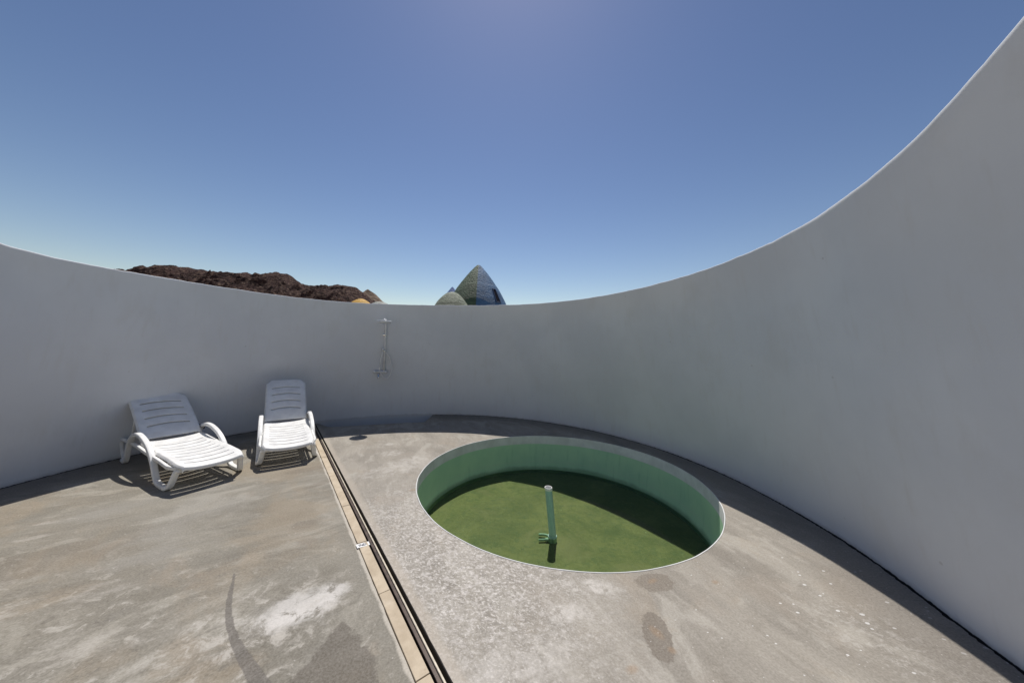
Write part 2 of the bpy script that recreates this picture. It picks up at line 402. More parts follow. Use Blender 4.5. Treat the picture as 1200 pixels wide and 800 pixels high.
def _green():
    N = NT('pool_green_paint')
    sep = N.n('ShaderNodeSeparateXYZ'); N.l(N.co(), sep.inputs[0])
    f = N.noise(2.2, 5, .6); s = N.noise(3, 5, .6, N.vmap((5, 5, .6)))
    c = N.mix(N.ramp(f, .3, .7), (.41, .64, .43), (.47, .70, .46))
    c = N.mix(N.ramp(s, .55, .75, 0, .35), c, (.22, .45, .28))
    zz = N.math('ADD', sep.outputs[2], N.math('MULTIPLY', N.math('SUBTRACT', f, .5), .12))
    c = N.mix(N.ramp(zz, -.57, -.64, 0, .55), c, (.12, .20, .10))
    tide = N.math('ABSOLUTE', N.math('ADD', N.math('ADD', sep.outputs[2], .50), N.math('MULTIPLY', N.math('SUBTRACT', N.noise(4, 5, .6), .5), .05)))
    c = N.mix(N.ramp(tide, .012, .004, 0, .3), c, (.50, .62, .45))
    N.base(c); N.rough(.5); N.spec(.35); N.norm(N.bump(N.noise(30, 4), .15, .004))
    return N.m
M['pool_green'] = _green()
def _algae():
    N = NT('algae_floor')
    a = N.noise(1.6, 6, .65, None, .6); b = N.noise(9, 6, .7); d = N.noise(45, 5, .7)
    c = N.mix(N.ramp(a, .3, .7), (.125, .140, .062), (.205, .205, .092))
    c = N.mix(N.ramp(b, .48, .64, 0, .5), c, (.105, .135, .07))
    e = N.noise(24, 7, .72, None, .4)
    c = N.mix(N.ramp(e, .52, .66, 0, .38), c, (.26, .262, .135))
    c = N.mix(N.ramp(e, .46, .36, 0, .35), c, (.08, .095, .042))
    c = N.mix(N.ramp(d, .56, .75, 0, .45), c, (.29, .31, .16))
    c = N.mix(N.ramp(d, .42, .28, 0, .5), c, (.075, .10, .045))
    sp = N.voronoi(7.5); spc = N.n('ShaderNodeSeparateColor'); N.l(N.voronoi(7.5, None, 'F1', 'Color'), spc.inputs[0])
    m = N.math('MULTIPLY', N.ramp(N.math('ADD', sp, N.math('MULTIPLY', N.math('SUBTRACT', b, .5), .12)), .085, .06), N.ramp(spc.outputs[0], .55, .6))
    c = N.mix(N.math('MULTIPLY', m, .65), c, (.40, .43, .27))
    m2 = N.math('MULTIPLY', N.ramp(sp, .1, .06), N.ramp(spc.outputs[1], .3, .25))
    c = N.mix(N.math('MULTIPLY', m2, .5), c, (.05, .06, .03))
    silt = N.noise(1.1, 7, .68, N.vmap(loc=(5, 1, 0)), 1.2)
    c = N.mix(N.ramp(silt, .52, .66, 0, .5), c, (.235, .215, .115))
    c = N.mix(N.ramp(silt, .46, .34, 0, .4), c, (.085, .115, .055))
    N.base(c); N.rough(.9); N.spec(.2); N.norm(N.bump(b, .4, .01))
    return N.m
M['algae'] = _algae()
def _water():
    N = NT('shallow_green_water')
    t = N.t; t.nodes.remove(N.b)
    fr = N.n('ShaderNodeFresnel'); fr.inputs[0].default_value = 1.33
    bump = N.bump(N.noise(6, 3, .5, None, .3), .06, .01)
    N.l(bump, fr.inputs['Normal'])
    tr = N.n('ShaderNodeBsdfTransparent'); tr.inputs[0].default_value = (.80, .90, .78, 1)
    gl = N.n('ShaderNodeBsdfGlossy'); gl.inputs['Roughness'].default_value = .02
    N.l(bump, gl.inputs['Normal'])
    mx = N.n('ShaderNodeMixShader'); N.l(fr.outputs[0], mx.inputs[0]); N.l(tr.outputs[0], mx.inputs[1]); N.l(gl.outputs[0], mx.inputs[2])
    N.l(mx.outputs[0], N.out.inputs['Surface'])
    return N.m
M['water'] = _water()
M['pvc'] = simple('white_pvc_green_bounce', (.33, .50, .43), .4, 0, .08, 14, .05)  # white pipe body, with green bounce light from the pool put into its colour
M['collar'] = simple('white_pvc', (.74, .73, .71), .4, 0, .08, 20, .05)
M['pvc_wet'] = simple('white_pvc_water_tint', (.34, .52, .42), .5, 0, .3, 16, .2)  # white fittings, coloured with the teal cast of the water over them
M['plastic'] = simple('white_plastic', (.85, .845, .825), .40, 0, .09, 7, .04, .45)
M['black'] = simple('black_plastic', (.012, .012, .013), .45)
M['chrome'] = simple('chrome', (.72, .73, .74), .14, 1.0, .05, 10, 0)
M['satin'] = simple('satin_chrome', (.82, .82, .82), .34, .25, .05, 10, 0)
M['shower_white'] = simple('shower_white', (.75, .75, .74), .3, 0, .05, 10, 0)
M['paper'] = simple('sticker_white', (.78, .78, .77), .6, 0, .06, 30, .05)
M['ink'] = simple('sticker_ink', (.2, .2, .21), .7)

# ------------------------------------------------------------------ floor (two concrete slabs either side of the channel)
U = Vector((.608, -.794)).normalized()           # along the channel, towards the camera
Nn = Vector((.794, .608)).normalized()           # across it, to the right
P0 = Vector((-1.969, 3.648))                     # a point on the left edge of the stone strip
STRIP_W, CHAN_W = .080, .080

TROUGH = [(-43.2, 0.0), (-42.3, .14), (-41.2, .45), (-40.1, .62), (-36, .70), (-30, .77), (-20, .80), (-12.0, .80), (-11.2, .70), (-10.3, .35), (-9.8, .1), (-9.5, .0)]
def inside_r(th):
    w = lerp_table(TROUGH, th)
    if w > .02: return rbase(th) - w + .010 * mn.noise(Vector((th * .9, 0, 3)))
    return rbase(th) - .024 + .014 * mn.noise(Vector((th * .9, 0, 3))) + .012 * mn.noise(Vector((th * 3.1, 2, 1)))
def ring_xy(th):
    a = R(th); r = inside_r(th); return Vector((CX + r * sin(a), CY + r * cos(a)))
def line_hits(off):
    """the two angles at which the line across-offset `off` meets the ring"""
    best = []
    prev = None
    for i in range(0, 3601):
        th = -180 + i * .1
        d = (ring_xy(th) - P0).dot(Nn) - off
        if prev is not None and (d > 0) != (prev > 0): best.append(th - .05)
        prev = d
    return best
def fill_region(name, off, side, mat, hole=False):
    th = line_hits(off)
    a, b = th[0], th[1]                          # a: far end (about -45), b: near end
    far, near = (a, b)
    if ring_xy(a).y < ring_xy(b).y: far, near = b, a
    if side == 'right':
        lo, hi = far, near if near > far else near + 360
    else:
        lo, hi = near, far if far > near else far + 360
    n = 1500
    loop = [ring_xy(((lo + (hi - lo) * i / n) + 180) % 360 - 180) for i in range(n + 1)]
    bm = bmesh.new()
    vs = [bm.verts.new((p.x, p.y, 0)) for p in loop]
    # subdivide the straight closing edge a little, with a chipped outline on the left slab
    pA, pB = loop[-1], loop[0]
    m = 160
    for i in range(1, m):
        p = pA.lerp(pB, i / m)
        w = .004 * mn.noise(Vector((p.x * 9, p.y * 9, 0))) + .003 * mn.noise(Vector((p.x * 40, p.y * 40, 0)))
        p = p + Nn * (w - .002 if side == 'left' else w * .5 + .001)
        vs.append(bm.verts.new((p.x, p.y, 0)))
    edges = [bm.edges.new((vs[i], vs[(i + 1) % len(vs)])) for i in range(len(vs))]
    if hole:
        k = 200
        hv = [bm.verts.new((PX + (PR + .010) * cos(2 * pi * i / k), PY + (PR + .010) * sin(2 * pi * i / k), 0)) for i in range(k)]
        edges += [bm.edges.new((hv[i], hv[(i + 1) % k])) for i in range(k)]
    bmesh.ops.triangle_fill(bm, use_beauty=True, edges=edges)
    for f in bm.faces:
        if f.normal.z < 0: f.normal_flip()
    # a slab thickness at the edges
    be = [e for e in bm.edges if len(e.link_faces) == 1]
    ex = bmesh.ops.extrude_edge_only(bm, edges=be)
    for v in ex['geom']:
        if isinstance(v, bmesh.types.BMVert): v.co.z = -.42
    me = bpy.data.meshes.new(name); bm.to_mesh(me); bm.free(); me.materials.append(mat)
    o = bpy.data.objects.new(name, me); COL.objects.link(o)
    return structure(o)

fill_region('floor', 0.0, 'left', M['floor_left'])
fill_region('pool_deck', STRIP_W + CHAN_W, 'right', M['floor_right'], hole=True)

# ------------------------------------------------------------------ stone strip and channel with its rail
rotU = atan2(U.y, U.x)
far_t = -3.72; near_t = 5.0                      # along-U extent (P0 is 0)
def chan_xy(t, e): 
    p = P0 + U * t + Nn * e
    return p
strip = thing('stone_strip', 'narrow strip of tan stone blocks set flush beside the dark channel', 'stone edging', (P0.x, P0.y, 0), rotU)
t = far_t
bounds = [far_t + .28]
cuts = [-2.95, -2.2, -1.45, -.62, .33, 1.10, 1.79, 2.5, 3.25, 4.0, 4.7]
cur = far_t
for c in cuts:
    bm = bmesh.new()
    # local frame: x along U, y = -across (left-hand frame), so across e -> y = +e rotated
    dz = random.uniform(-.001, .002)
    add_box(bm, cur + .0025, c - .0025, .004, STRIP_W - .002, -.05, .007 + dz, .003, 2)
    for v in bm.verts:
        v.co.y += .0015 * mn.noise(Vector((v.co.x * 5, v.co.y * 30, 0)))
    link_mesh('stone_block', bm, M['stone'], strip)
    cur = c
chan = thing('floor_channel', 'long dark floor channel holding a brown rail with a cream top edge', 'channel', (P0.x, P0.y, 0), rotU)
a0, a1 = far_t - .05, near_t
y0, y1 = STRIP_W, STRIP_W + CHAN_W
bm = bmesh.new()
add_box(bm, a0, a1, y0 - .001, y0 + .003, -.09, -.006)
add_box(bm, a0, a1, y1 - .003, y1 + .001, -.09, -.004)
add_box(bm, a0, a1, y0 + .003, y1 - .003, -.092, -.086)
link_mesh('trough', bm, M['trough'], chan)
bm = bmesh.new()
n = 60
def wav(x): return .0015 * mn.noise(Vector((x * 2.2, 0, 5)))
for i in range(n):
    xa = a0 + .02 + (a1 - a0 - .04) * i / n; xb = a0 + .02 + (a1 - a0 - .04) * (i + 1) / n
add_box(bm, a0 + .02, a1 - .02, y0 + .023, y0 + .046, -.086, -.022, .003)
link_mesh('rail', bm, M['rail_brown'], chan)
bm = bmesh.new()
add_box(bm, a0 + .02, a1 - .02, y0 + .0465, y0 + .0585, -.086, -.012, .003)
link_mesh('rail_cap', bm, M['rail_cream'], chan)

# paper sticker lying across the strip
st = thing('paper_label', 'small white paper label with grey printing stuck on the tan stone strip', 'label', (-1.243, 2.762, .0), rotU)
bm = bmesh.new()
add_box(bm, -.030, .030, -.052, .052, .0098, .0105)
for v in bm.verts:
    if v.co.y > .03: v.co.z -= .006
    v.co.z += .0006 * sin(v.co.x * 80)
link_mesh('paper', bm, M['paper'], st)
for row, segs in ((-.012, ((-.036, -.012), (.0, .018), (.024, .040))), (.0, ((-.03, .012), (.018, .034))), (.012, ((-.036, -.02), (-.012, .028)))):
    bm = bmesh.new()
    for s0, s1 in segs:
        add_box(bm, row - .003, row + .003, s0, s1 - .002 if s1 < .03 else .028, .0106, .0109)
    link_mesh('printed_line', bm, M['ink'], st)

# ------------------------------------------------------------------ plunge pool
pool = thing('plunge_pool', 'round sunken plunge pool with green painted sides and a white rim', 'pool', (PX, PY, 0))
bm = bmesh.new()
def wob_ring(bm, prof, n=200, amp=.006):
    rings = []
    for r, z in prof:
        rr = []
        for k in range(n):
            a = 2 * pi * k / n
            w = amp * mn.noise(Vector((cos(a) * 4, sin(a) * 4, 1.0))) + amp * .5 * mn.noise(Vector((cos(a) * 13, sin(a) * 13, z * 2)))
            # small broken bump of the rim on the left
            w += 0.0
            rr.append(bm.verts.new(((r + w) * cos(a), (r + w) * sin(a), z)))
        rings.append(rr)
    for A, B in zip(rings, rings[1:]):
        for k in range(n): bm.faces.new((A[k], A[(k + 1) % n], B[(k + 1) % n], B[k]))
wob_ring(bm, [(PR + .011, -.03), (PR + .0105, .002), (PR + .009, .004), (PR + .003, .004), (PR + .0005, .002), (PR, -.004), (PR, -.155)])
link_mesh('white_rim', bm, M['white_paint'], pool, True)
bm = bmesh.new()
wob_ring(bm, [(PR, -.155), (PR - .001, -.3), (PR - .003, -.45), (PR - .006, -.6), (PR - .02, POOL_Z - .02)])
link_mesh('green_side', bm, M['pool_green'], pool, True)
bm = bmesh.new()
bmesh.ops.create_circle(bm, cap_ends=True, segments=120, radius=PR + .05)
for v in bm.verts: v.co.z = POOL_Z
link_mesh('pool_floor', bm, M['algae'], pool)
bm = bmesh.new()
bmesh.ops.create_circle(bm, cap_ends=True, segments=120, radius=PR - .004)
w = link_mesh('pool_water', bm, M['water']); w.location = (PX, PY, WATER_Z); structure(w)

# standpipe
sp = thing('standpipe', 'white plastic pipe with green bounce light painted below its top, standing upright in the middle of the pool', 'pipe', (.607, 4.09, POOL_Z))
lean = (-.085, -.03)
bm = bmesh.new()
H = -.02 - POOL_Z
n = 28
prof = [(.046, 0), (.046, H - .05), (.046, H - .004), (.047, H), (.041, H), (.040, H - .006), (.040, H - .25)]
rings = []
for r, z in prof:
    rings.append([bm.verts.new((lean[0] * z / H + r * cos(2 * pi * k / n), lean[1] * z / H + r * sin(2 * pi * k / n), z)) for k in range(n)])
for A, B in zip(rings, rings[1:]):
    for k in range(n): bm.faces.new((A[k], A[(k + 1) % n], B[(k + 1) % n], B[k]))
bm.faces.new(rings[-1])
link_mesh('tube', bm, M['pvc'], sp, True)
bm = bmesh.new()
add_lathe(bm, [(.0465, H - .03), (.049, H - .028), (.049, H + .002), (.047, H + .005), (.043, H + .005), (.0385, H + .001), (.0385, H - .06)], 28)
for v in bm.verts: v.co.x += lean[0] * v.co.z / H; v.co.y += lean[1] * v.co.z / H
link_mesh('pipe_collar', bm, M['collar'], sp, True)
bm = bmesh.new()
add_lathe(bm, [(.049, .075), (.056, .075), (.058, .07), (.058, .0)], 28)
for v in bm.verts: v.co.x -= .012
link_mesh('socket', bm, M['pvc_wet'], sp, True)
bm = bmesh.new()
add_tube(bm, [(-.05, -.02, .028), (-.10, -.02, .028), (-.103, -.02, .028), (-.19, -.03, .026)], [.022, .022, .015, .014], 16)
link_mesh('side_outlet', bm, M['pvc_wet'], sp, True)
bm = bmesh.new()
add_tube(bm, smooth_path([(-.04, .05, .03), (-.10, .075, .036), (-.18, .085, .03)], 4), .014, 12)
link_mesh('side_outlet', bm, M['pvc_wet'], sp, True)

# ------------------------------------------------------------------ courtyard wall
wall = thing('courtyard_wall', 'tall curving white plaster wall enclosing the courtyard and leaning slightly inward', 'wall', (0, 0, 0))
bm = bmesh.new()
NTH = 540
rows = 26
ringlist = []
TH0, TH1 = -148, 138                             # unseen gap added behind the camera to cut sunlit bounce off the wall
ths = [TH0 + (TH1 - TH0) * i / NTH for i in range(NTH + 1)]
grid = []
for th in ths:
    H = lerp_table(TOPH, th) + .006 * mn.noise(Vector((th * .25, 0, 0))) + .004 * mn.noise(Vector((th * .9, 4, 0)))
    col = []
    a = R(th)
    zs = [-1.0, -.05] + [H * k / rows for k in range(rows)]
    zs = zs[:-1] + [H * (rows - 1) / rows, H - .03]
    for z in zs: col.append(wall_pt(th, z))
    top = wall_pt(th, H - .03)
    er = Vector((sin(a), cos(a), 0))
    for dr_, dz_ in ((-.002, .020), (.001, .027), (.006, .030), (.10, .031), (.18, .028), (.20, .01)):
        col.append(top + er * dr_ + Vector((0, 0, dz_)))
    for z in (H * .5, -.1, -1.0):
        p = wall_pt(th, z); col.append(p + er * .28)
    grid.append([bm.verts.new(c) for c in col])
bm.faces.new(grid[0]); bm.faces.new(grid[-1][::-1])
for i in range(NTH):
    A, B = grid[i], grid[i + 1]
    for k in range(len(A) - 1): bm.faces.new((A[k], B[k], B[k + 1], A[k + 1]))
link_mesh('plaster_shell', bm, M['plaster'], wall, True)
# sunken shower trough cut into the deck along the wall: its floor
bm = bmesh.new()
cols = []
for i in range(81):
    th = -44 + 35.5 * i / 80
    a = R(th); er = Vector((sin(a), cos(a), 0))
    cols.append([bm.verts.new(Vector((CX, CY, -.38)) + er * (rbase(th) + .1)), bm.verts.new(Vector((CX, CY, -.38)) + er * (rbase(th) - 1.0))])
for A, B in zip(cols, cols[1:]): bm.faces.new((A[0], A[1], B[1], B[0]))
structure(link_mesh('shower_trough', bm, M['apron']))

# ------------------------------------------------------------------ sun loungers
HW = .315                                        # half width of the seat
HINGE = 1.18
def seat_z(s):                                   # gentle contour along the length
    return lerp_table([(-.25, .265), (-.22, .283), (-.1, .30), (.2, .315), (.5, .318), (.8, .322), (1.0, .335), (1.25, .36)], s)

def slot_panel(bm, v0, v1, slots, slot_hw, bow, place, width, edge_drop, margin_rows=3, front_roll=True):
    """a moulded panel with true slots; place(u, v, drop) -> Vector"""
    rows = [v0]
    flags = []
    def seg(a, b, n, f):
        for k in range(1, n + 1):
            rows.append(a + (b - a) * k / n); flags.append(f)
    cur = v0
    for a, b in slots:
        seg(cur, a, 3, 0); seg(a, b, 1, 1); cur = b
    seg(cur, v1, 9, 0)
    us = [-1, -.985, -.94, -.86] + [-slot_hw + 2 * slot_hw * k / 12 for k in range(13)] + [.86, .94, .985, 1]
    nu = len(us)
    grid = []
    for v in rows:
        f = (v - v0) / (v1 - v0)
        line = []
        for u in us:
            taper = min(1.0, f / .10, (1 - f) / .10)   # bow fades at the ends
            vv = v + bow * (1 - u * u) * max(0.25, taper)
            w = width(f)
            line.append(bm.verts.new(place(u * w, vv, u)))
        grid.append(line)
    for i in range(len(rows) - 1):
        for j in range(nu - 1):
            inside = 4 <= j < 4 + 12
            if flags[i] == 1 and inside: continue
            bm.faces.new((grid[i][j], grid[i][j + 1], grid[i + 1][j + 1], grid[i + 1][j]))
    return grid

def solid(o, th, bev=.004):
    m = o.modifiers.new('thick', 'SOLIDIFY'); m.thickness = th; m.offset = -1
    b = o.modifiers.new('round', 'BEVEL'); b.width = bev; b.segments = 2; b.limit_method = 'ANGLE'; b.angle_limit = R(40)

def band(bm, path, x0, halfw, thick, sub=5, tuck=.065):
    """flat moulded band following a side profile (s, z) at x0"""
    P = [Vector((0, p.x, p.y)) for p in smooth_path([Vector((a, b, 0)) for a, b in path], sub)] if sub > 1 else [Vector((0, a, b)) for a, b in path]
    rings = []
    for i, p in enumerate(P):
        a = P[max(0, i - 1)]; b = P[min(len(P) - 1, i + 1)]
        t = (b - a).normalized(); nrm = Vector((0, -t.z, t.y))
        h, q = thick / 2, halfw
        c = .35
        prof = [(-q, -h * c), (-q * .75, -h), (q * .75, -h), (q, -h * c), (q, h * c), (q * .75, h), (-q * .75, h), (-q, h * c)]
        xo = x0 - math.copysign(tuck * min(1, max(0, (.02 - p.y) / .15)) if p.z > .03 else 0, x0)
        rings.append([bm.verts.new(p + Vector((xo + du, 0, 0)) + nrm * dn) for du, dn in prof])
    for A, B in zip(rings, rings[1:]):
        for k in range(8): bm.faces.new((A[k], A[(k + 1) % 8], B[(k + 1) % 8], B[k]))
    bm.faces.new(rings[0]); bm.faces.new(rings[-1][::-1])

def make_lounger(label, loc, rotz, back_deg, knob=False):
    root = thing('sun_lounger', label, 'sun lounger', loc, rotz, 'white plastic loungers against the wall')
    # --- seat
    bm = bmesh.new()
    slots = []
    v = -.06
    for k in range(8):
        slots.append((v, v + .018)); v += .142
    def w_seat(f): return HW * (1 - .10 * max(0, 1 - f / .10) ** 2 * 1.0)
    def place(x, v, u):
        z = seat_z(v) + .022 * (u * u) ** 2 - .012 * (1 - u * u)
        au = abs(u)
        if au > .9: z -= .04 * ((au - .9) / .1) ** 2
        return Vector((x, v, z))
    g = slot_panel(bm, -.20, HINGE - .02, slots, .74, -.060, place, w_seat, .03)
    # rolled front lip
    row0 = g[0]
    prev = row0
    for dv, dz in ((-.012, -.006), (-.018, -.018), (-.018, -.045)):
        cur = [bm.verts.new(v.co + Vector((0, dv, dz))) if False else bm.verts.new(Vector((r.co.x, r.co.y + dv, r.co.z + dz))) for v, r in zip(prev, row0)]
        for j in range(len(cur) - 1): bm.faces.new((prev[j], prev[j + 1], cur[j + 1], cur[j]))
        prev = cur
    o = link_mesh('seat', bm, M['plastic'], root, True); solid(o, .010, .002)
    # --- side apron rails under the seat, as part of each side frame
    xs = HW + .030
    for sx in (-1, 1):
        bm = bmesh.new()
        arch = [(1.70, .026), (1.60, .026), (1.545, .10), (1.50, .21), (1.43, .325), (1.30, .425), (1.13, .470), (.95, .462), (.76, .415), (.60, .335), (.47, .22), (.375, .10),
                (.30, .035), (.18, .022), (.06, .022), (-.015, .045), (-.05, .105), (-.075, .17), (-.10, .22), (-.15, .248)]
        band(bm, arch, sx * xs, .031, .046)
        # inner web that fills out the front leg
        loop = [(1.62, .03), (1.74, .035), (1.82, .10), (1.88, .20), (1.86, .275), (1.76, .295), (1.55, .300), (1.2, .305), (.8, .285), (.3, .272), (-.13, .248)]
        band(bm, loop, sx * (xs - .012), .018, .040)
        o = link_mesh('side_frame', bm, M['plastic'], root, True)
        b = o.modifiers.new('round', 'BEVEL'); b.width = .004; b.segments = 2; b.limit_method = 'ANGLE'; b.angle_limit = R(50)
    # --- cross braces
    for s, z, hw_ in ((.16, .262, .02), (1.05, .285, .022), (1.78, .272, .022)):
        bm = bmesh.new()
        add_box(bm, -xs + .02, xs - .02, s - hw_, s + hw_, z - .022, z + .012, .006)
        link_mesh('cross_brace', bm, M['plastic'], root, True)
    # --- backrest, hinged
    al = R(back_deg)
    bm = bmesh.new()
    Lb = .88
    bs = [(.17, .192), (.325, .347), (.48, .502), (.635, .657)]
    def w_back(f):
        k = max(0.0, (f - .90) / .10)
        return HW * .985 * (1 - .015 * f) * (1 - .14 * k ** 2.6)
    hz = seat_z(HINGE) + .006
    def placeb(x, v, u):
        off = .025 * u * u + .018 * sin(pi * min(1, max(0, v / Lb))) * 1.0
        au = abs(u)
        if au > .9: off -= .035 * ((au - .9) / .1) ** 2
        # soften corners: the top edge drops towards the sides
        if v > Lb - .06: v = v - .05 * max(0, (au - .75) / .25) ** 2
        return Vector((x, HINGE + v * cos(al) - off * sin(al), hz + v * sin(al) + off * cos(al)))
    g = slot_panel(bm, .0, Lb, bs, .70, .085, placeb, w_back, .03)
    prev = g[-1]; row0 = g[-1]
    d = Vector((0, cos(al), sin(al))); nn = Vector((0, -sin(al), cos(al)))
    for dv, dn in ((.010, -.004), (.016, -.016), (.016, -.04)):
        cur = [bm.verts.new(r.co + d * dv + nn * dn) for r in row0]
        for j in range(len(cur) - 1): bm.faces.new((prev[j], prev[j + 1], cur[j + 1], cur[j]))
        prev = cur
    o = link_mesh('backrest', bm, M['plastic'], root, True); solid(o, .010, .002)
    # --- prop behind the backrest
    p = Vector((0, HINGE + .55 * cos(al), hz + .55 * sin(al) - .02))
    bm = bmesh.new()
    for sx in (-1, 1):
        add_tube(bm, [(sx * .26, p.y, p.z), (sx * .27, min(1.84, p.y + .12), .30)], .014, 10)
    add_tube(bm, [(-.27, min(1.84, p.y + .12), .30), (.27, min(1.84, p.y + .12), .30)], .014, 10)
    link_mesh('back_prop', bm, M['plastic'], root, True)
    if knob:
        bm = bmesh.new()
        add_tube(bm, [(xs - .01, 1.40, .375), (xs + .05, 1.40, .385)], [.030, .034], 16)
        add_box(bm, xs - .02, xs + .03, 1.375, 1.465, .37, .425, .012)
        link_mesh('adjuster_knob', bm, M['black'], root, True)
    return root

# head directions
def rot_for(d): return atan2(d[1], d[0]) - pi / 2
make_lounger('white plastic sun lounger further left with its backrest set low, turned to the camera', (-3.74, 3.925, 0), rot_for((-.88, .475)), 35, True)
make_lounger('white plastic sun lounger beside the stone strip with its backrest raised steeper', (-3.235, 4.635, 0), rot_for((-.609, .793)), 46)

# ------------------------------------------------------------------ shower on the wall
def wall_at_dir(dx, dy, z):
    # where the vertical plane through the camera in direction (dx, dy) meets the wall at height z
    best = None
    for i in range(400):
        D = 5 + i * .01
        p = Vector((dx * D, dy * D))
        rr = (p - Vector((CX, CY))).length
        th = math.degrees(atan2(p.x - CX, p.y - CY))
        w = rbase(th) - lerp_table(LEAN, th) * z / lerp_table(TOPH, th)
        if rr >= w: return p, th
    return p, th
p0, th0 = wall_at_dir(-.376, .9266, 1.2)
a = R(th0); out = Vector((-sin(a), -cos(a), 0))  # from wall into the courtyard
Hh = lerp_table(TOPH, th0); tilt = math.atan(lerp_table(LEAN, th0) / Hh)
sh = thing('wall_shower', 'chrome rain shower set mounted on the curved white wall between the loungers and the pool', 'shower', (p0.x, p0.y, 0), atan2(out.y, out.x) + pi / 2)
# local: -y points out of the wall, x to the right seen from the courtyard; follow the wall's inward lean
def W(x, d, z): return Vector((x, -(d + (z - 1.2) * math.tan(tilt)), z))
bm = bmesh.new()
add_tube(bm, [W(-.03, .055, 1.12), W(0, .055, 1.6), W(0, .055, 2.2)] if False else [W(0, .055, 1.12), W(0, .055, 1.6), W(0, .055, 2.20)] + smooth_path([W(0, .06, 2.22), W(0, .09, 2.285), W(-.01, .18, 2.31), W(-.05, .40, 2.307), W(-.06, .435, 2.30), W(-.06, .44, 2.27)], 4), .024, 14)
link_mesh('riser_rail', bm, M['shower_white'], sh, True)
bm = bmesh.new()
c = W(-.06, .44, 2.25)
add_lathe(bm, [(0, c.z + .04), (.024, c.z + .04), (.028, c.z + .020), (.142, c.z + .030), (.15, c.z + .024), (.15, c.z - .018), (.143, c.z - .024), (0, c.z - .024)], 40, c.x, c.y)
link_mesh('shower_head', bm, M['shower_white'], sh, True)
bm = bmesh.new()
for z in (1.93, 2.02):
    add_tube(bm, [W(0, .0, z), W(0, .055, z)], .016, 12)
add_box(bm, -.055, .035, W(0, .075, 1.97).y, W(0, .035, 1.97).y, 1.945, 2.0, .008)
link_mesh('wall_bracket', bm, M['chrome'], sh, True)
bm = bmesh.new()
add_tube(bm, [W(-.23, .07, 1.10), W(-.18, .07, 1.10), W(-.178, .07, 1.10), W(.018, .07, 1.10), W(.02, .07, 1.10), W(.07, .07, 1.10)], [.034, .034, .028, .028, .034, .034], 18)
for x in (-.155, -.005): add_tube(bm, [W(x, .0, 1.10), W(x, .055, 1.10)], [.032, .018], 18)
mix = link_mesh('mixer_bar', bm, M['satin'], sh, True)
bm = bmesh.new()
add_tube(bm, [W(-.12, .075, 1.08), W(-.12, .10, 1.03), W(-.115, .14, .98), W(-.115, .16, .95)], [.020, .026, .024, .020], 14)
link_mesh('spout', bm, M['chrome'], sh, True)
bm = bmesh.new()
add_box(bm, -.06, .02, W(0, .085, 1.60).y, W(0, .035, 1.60).y, 1.575, 1.615, .008)
link_mesh('slider', bm, M['chrome'], sh, True)
bm = bmesh.new()
add_tube(bm, [W(-.045, .10, 1.62), W(-.055, .105, 1.52), W(-.085, .11, 1.36), W(-.095, .112, 1.27)], [.017, .013, .011, .011], 12)
add_tube(bm, [W(-.04, .085, 1.635), W(-.043, .125, 1.628)], [.034, .038], 18)
link_mesh('hand_shower', bm, M['satin'], sh, True)
bm = bmesh.new()
add_tube(bm, smooth_path([W(-.095, .112, 1.27), W(-.10, .13, 1.16), W(-.03, .14, 1.0), W(.07, .12, .94), W(.15, .10, 1.06), W(.17, .085, 1.2), W(.14, .075, 1.36), W(.09, .075, 1.48), W(.03, .07, 1.56)], 6), .011, 10)
link_mesh('hose', bm, M['satin'], sh, True)

# ------------------------------------------------------------------ outside: ground, hills, domes
def _sand():
    N = NT('sandy_ground')
    f = N.noise(.05, 6, .6); g = N.noise(1.2, 6, .65)
    c = N.mix(N.ramp(f, .3, .7), (.33, .25, .17), (.42, .34, .25))
    c = N.mix(N.ramp(g, .5, .75, 0, .5), c, (.22, .16, .11))
    N.base(c); N.rough(.95); N.spec(.2); N.norm(N.bump(g, .4, .05))
    return N.m
M['sand'] = _sand()
bm = bmesh.new()
bmesh.ops.create_grid(bm, x_segments=8, y_segments=8, size=3000)
for v in bm.verts: v.co.z = -1.0
structure(link_mesh('ground', bm, M['sand']))

def _rock(name, dark, mid, light, sc):
    N = NT(name)
    geo = N.n('ShaderNodeNewGeometry').outputs['Position']
    a = N.noise(.06 * sc, 7, .68, geo, .8); b = N.noise(.30 * sc, 7, .7, N.vmap((1, 1, 2.2), src=geo)); d = N.noise(1.0 * sc, 6, .7, geo)
    c = N.mix(N.ramp(a, .35, .65), dark, mid)
    c = N.mix(N.ramp(b, .50, .62, 0, .85), c, light)
    c = N.mix(N.ramp(d, .48, .28, 0, .75), c, tuple(q * .5 for q in dark))
    N.base(c); N.rough(.95); N.spec(.15); N.norm(N.bump(b, .8, 1.5))
    return N.m
M['rock_dark'] = _rock('dark_volcanic_rock', (.042, .024, .023), (.088, .050, .042), (.23, .16, .118), 2.2)
M['rock_tan'] = _rock('tan_rock', (.16, .115, .085), (.24, .18, .135), (.33, .26, .2), 1.0)

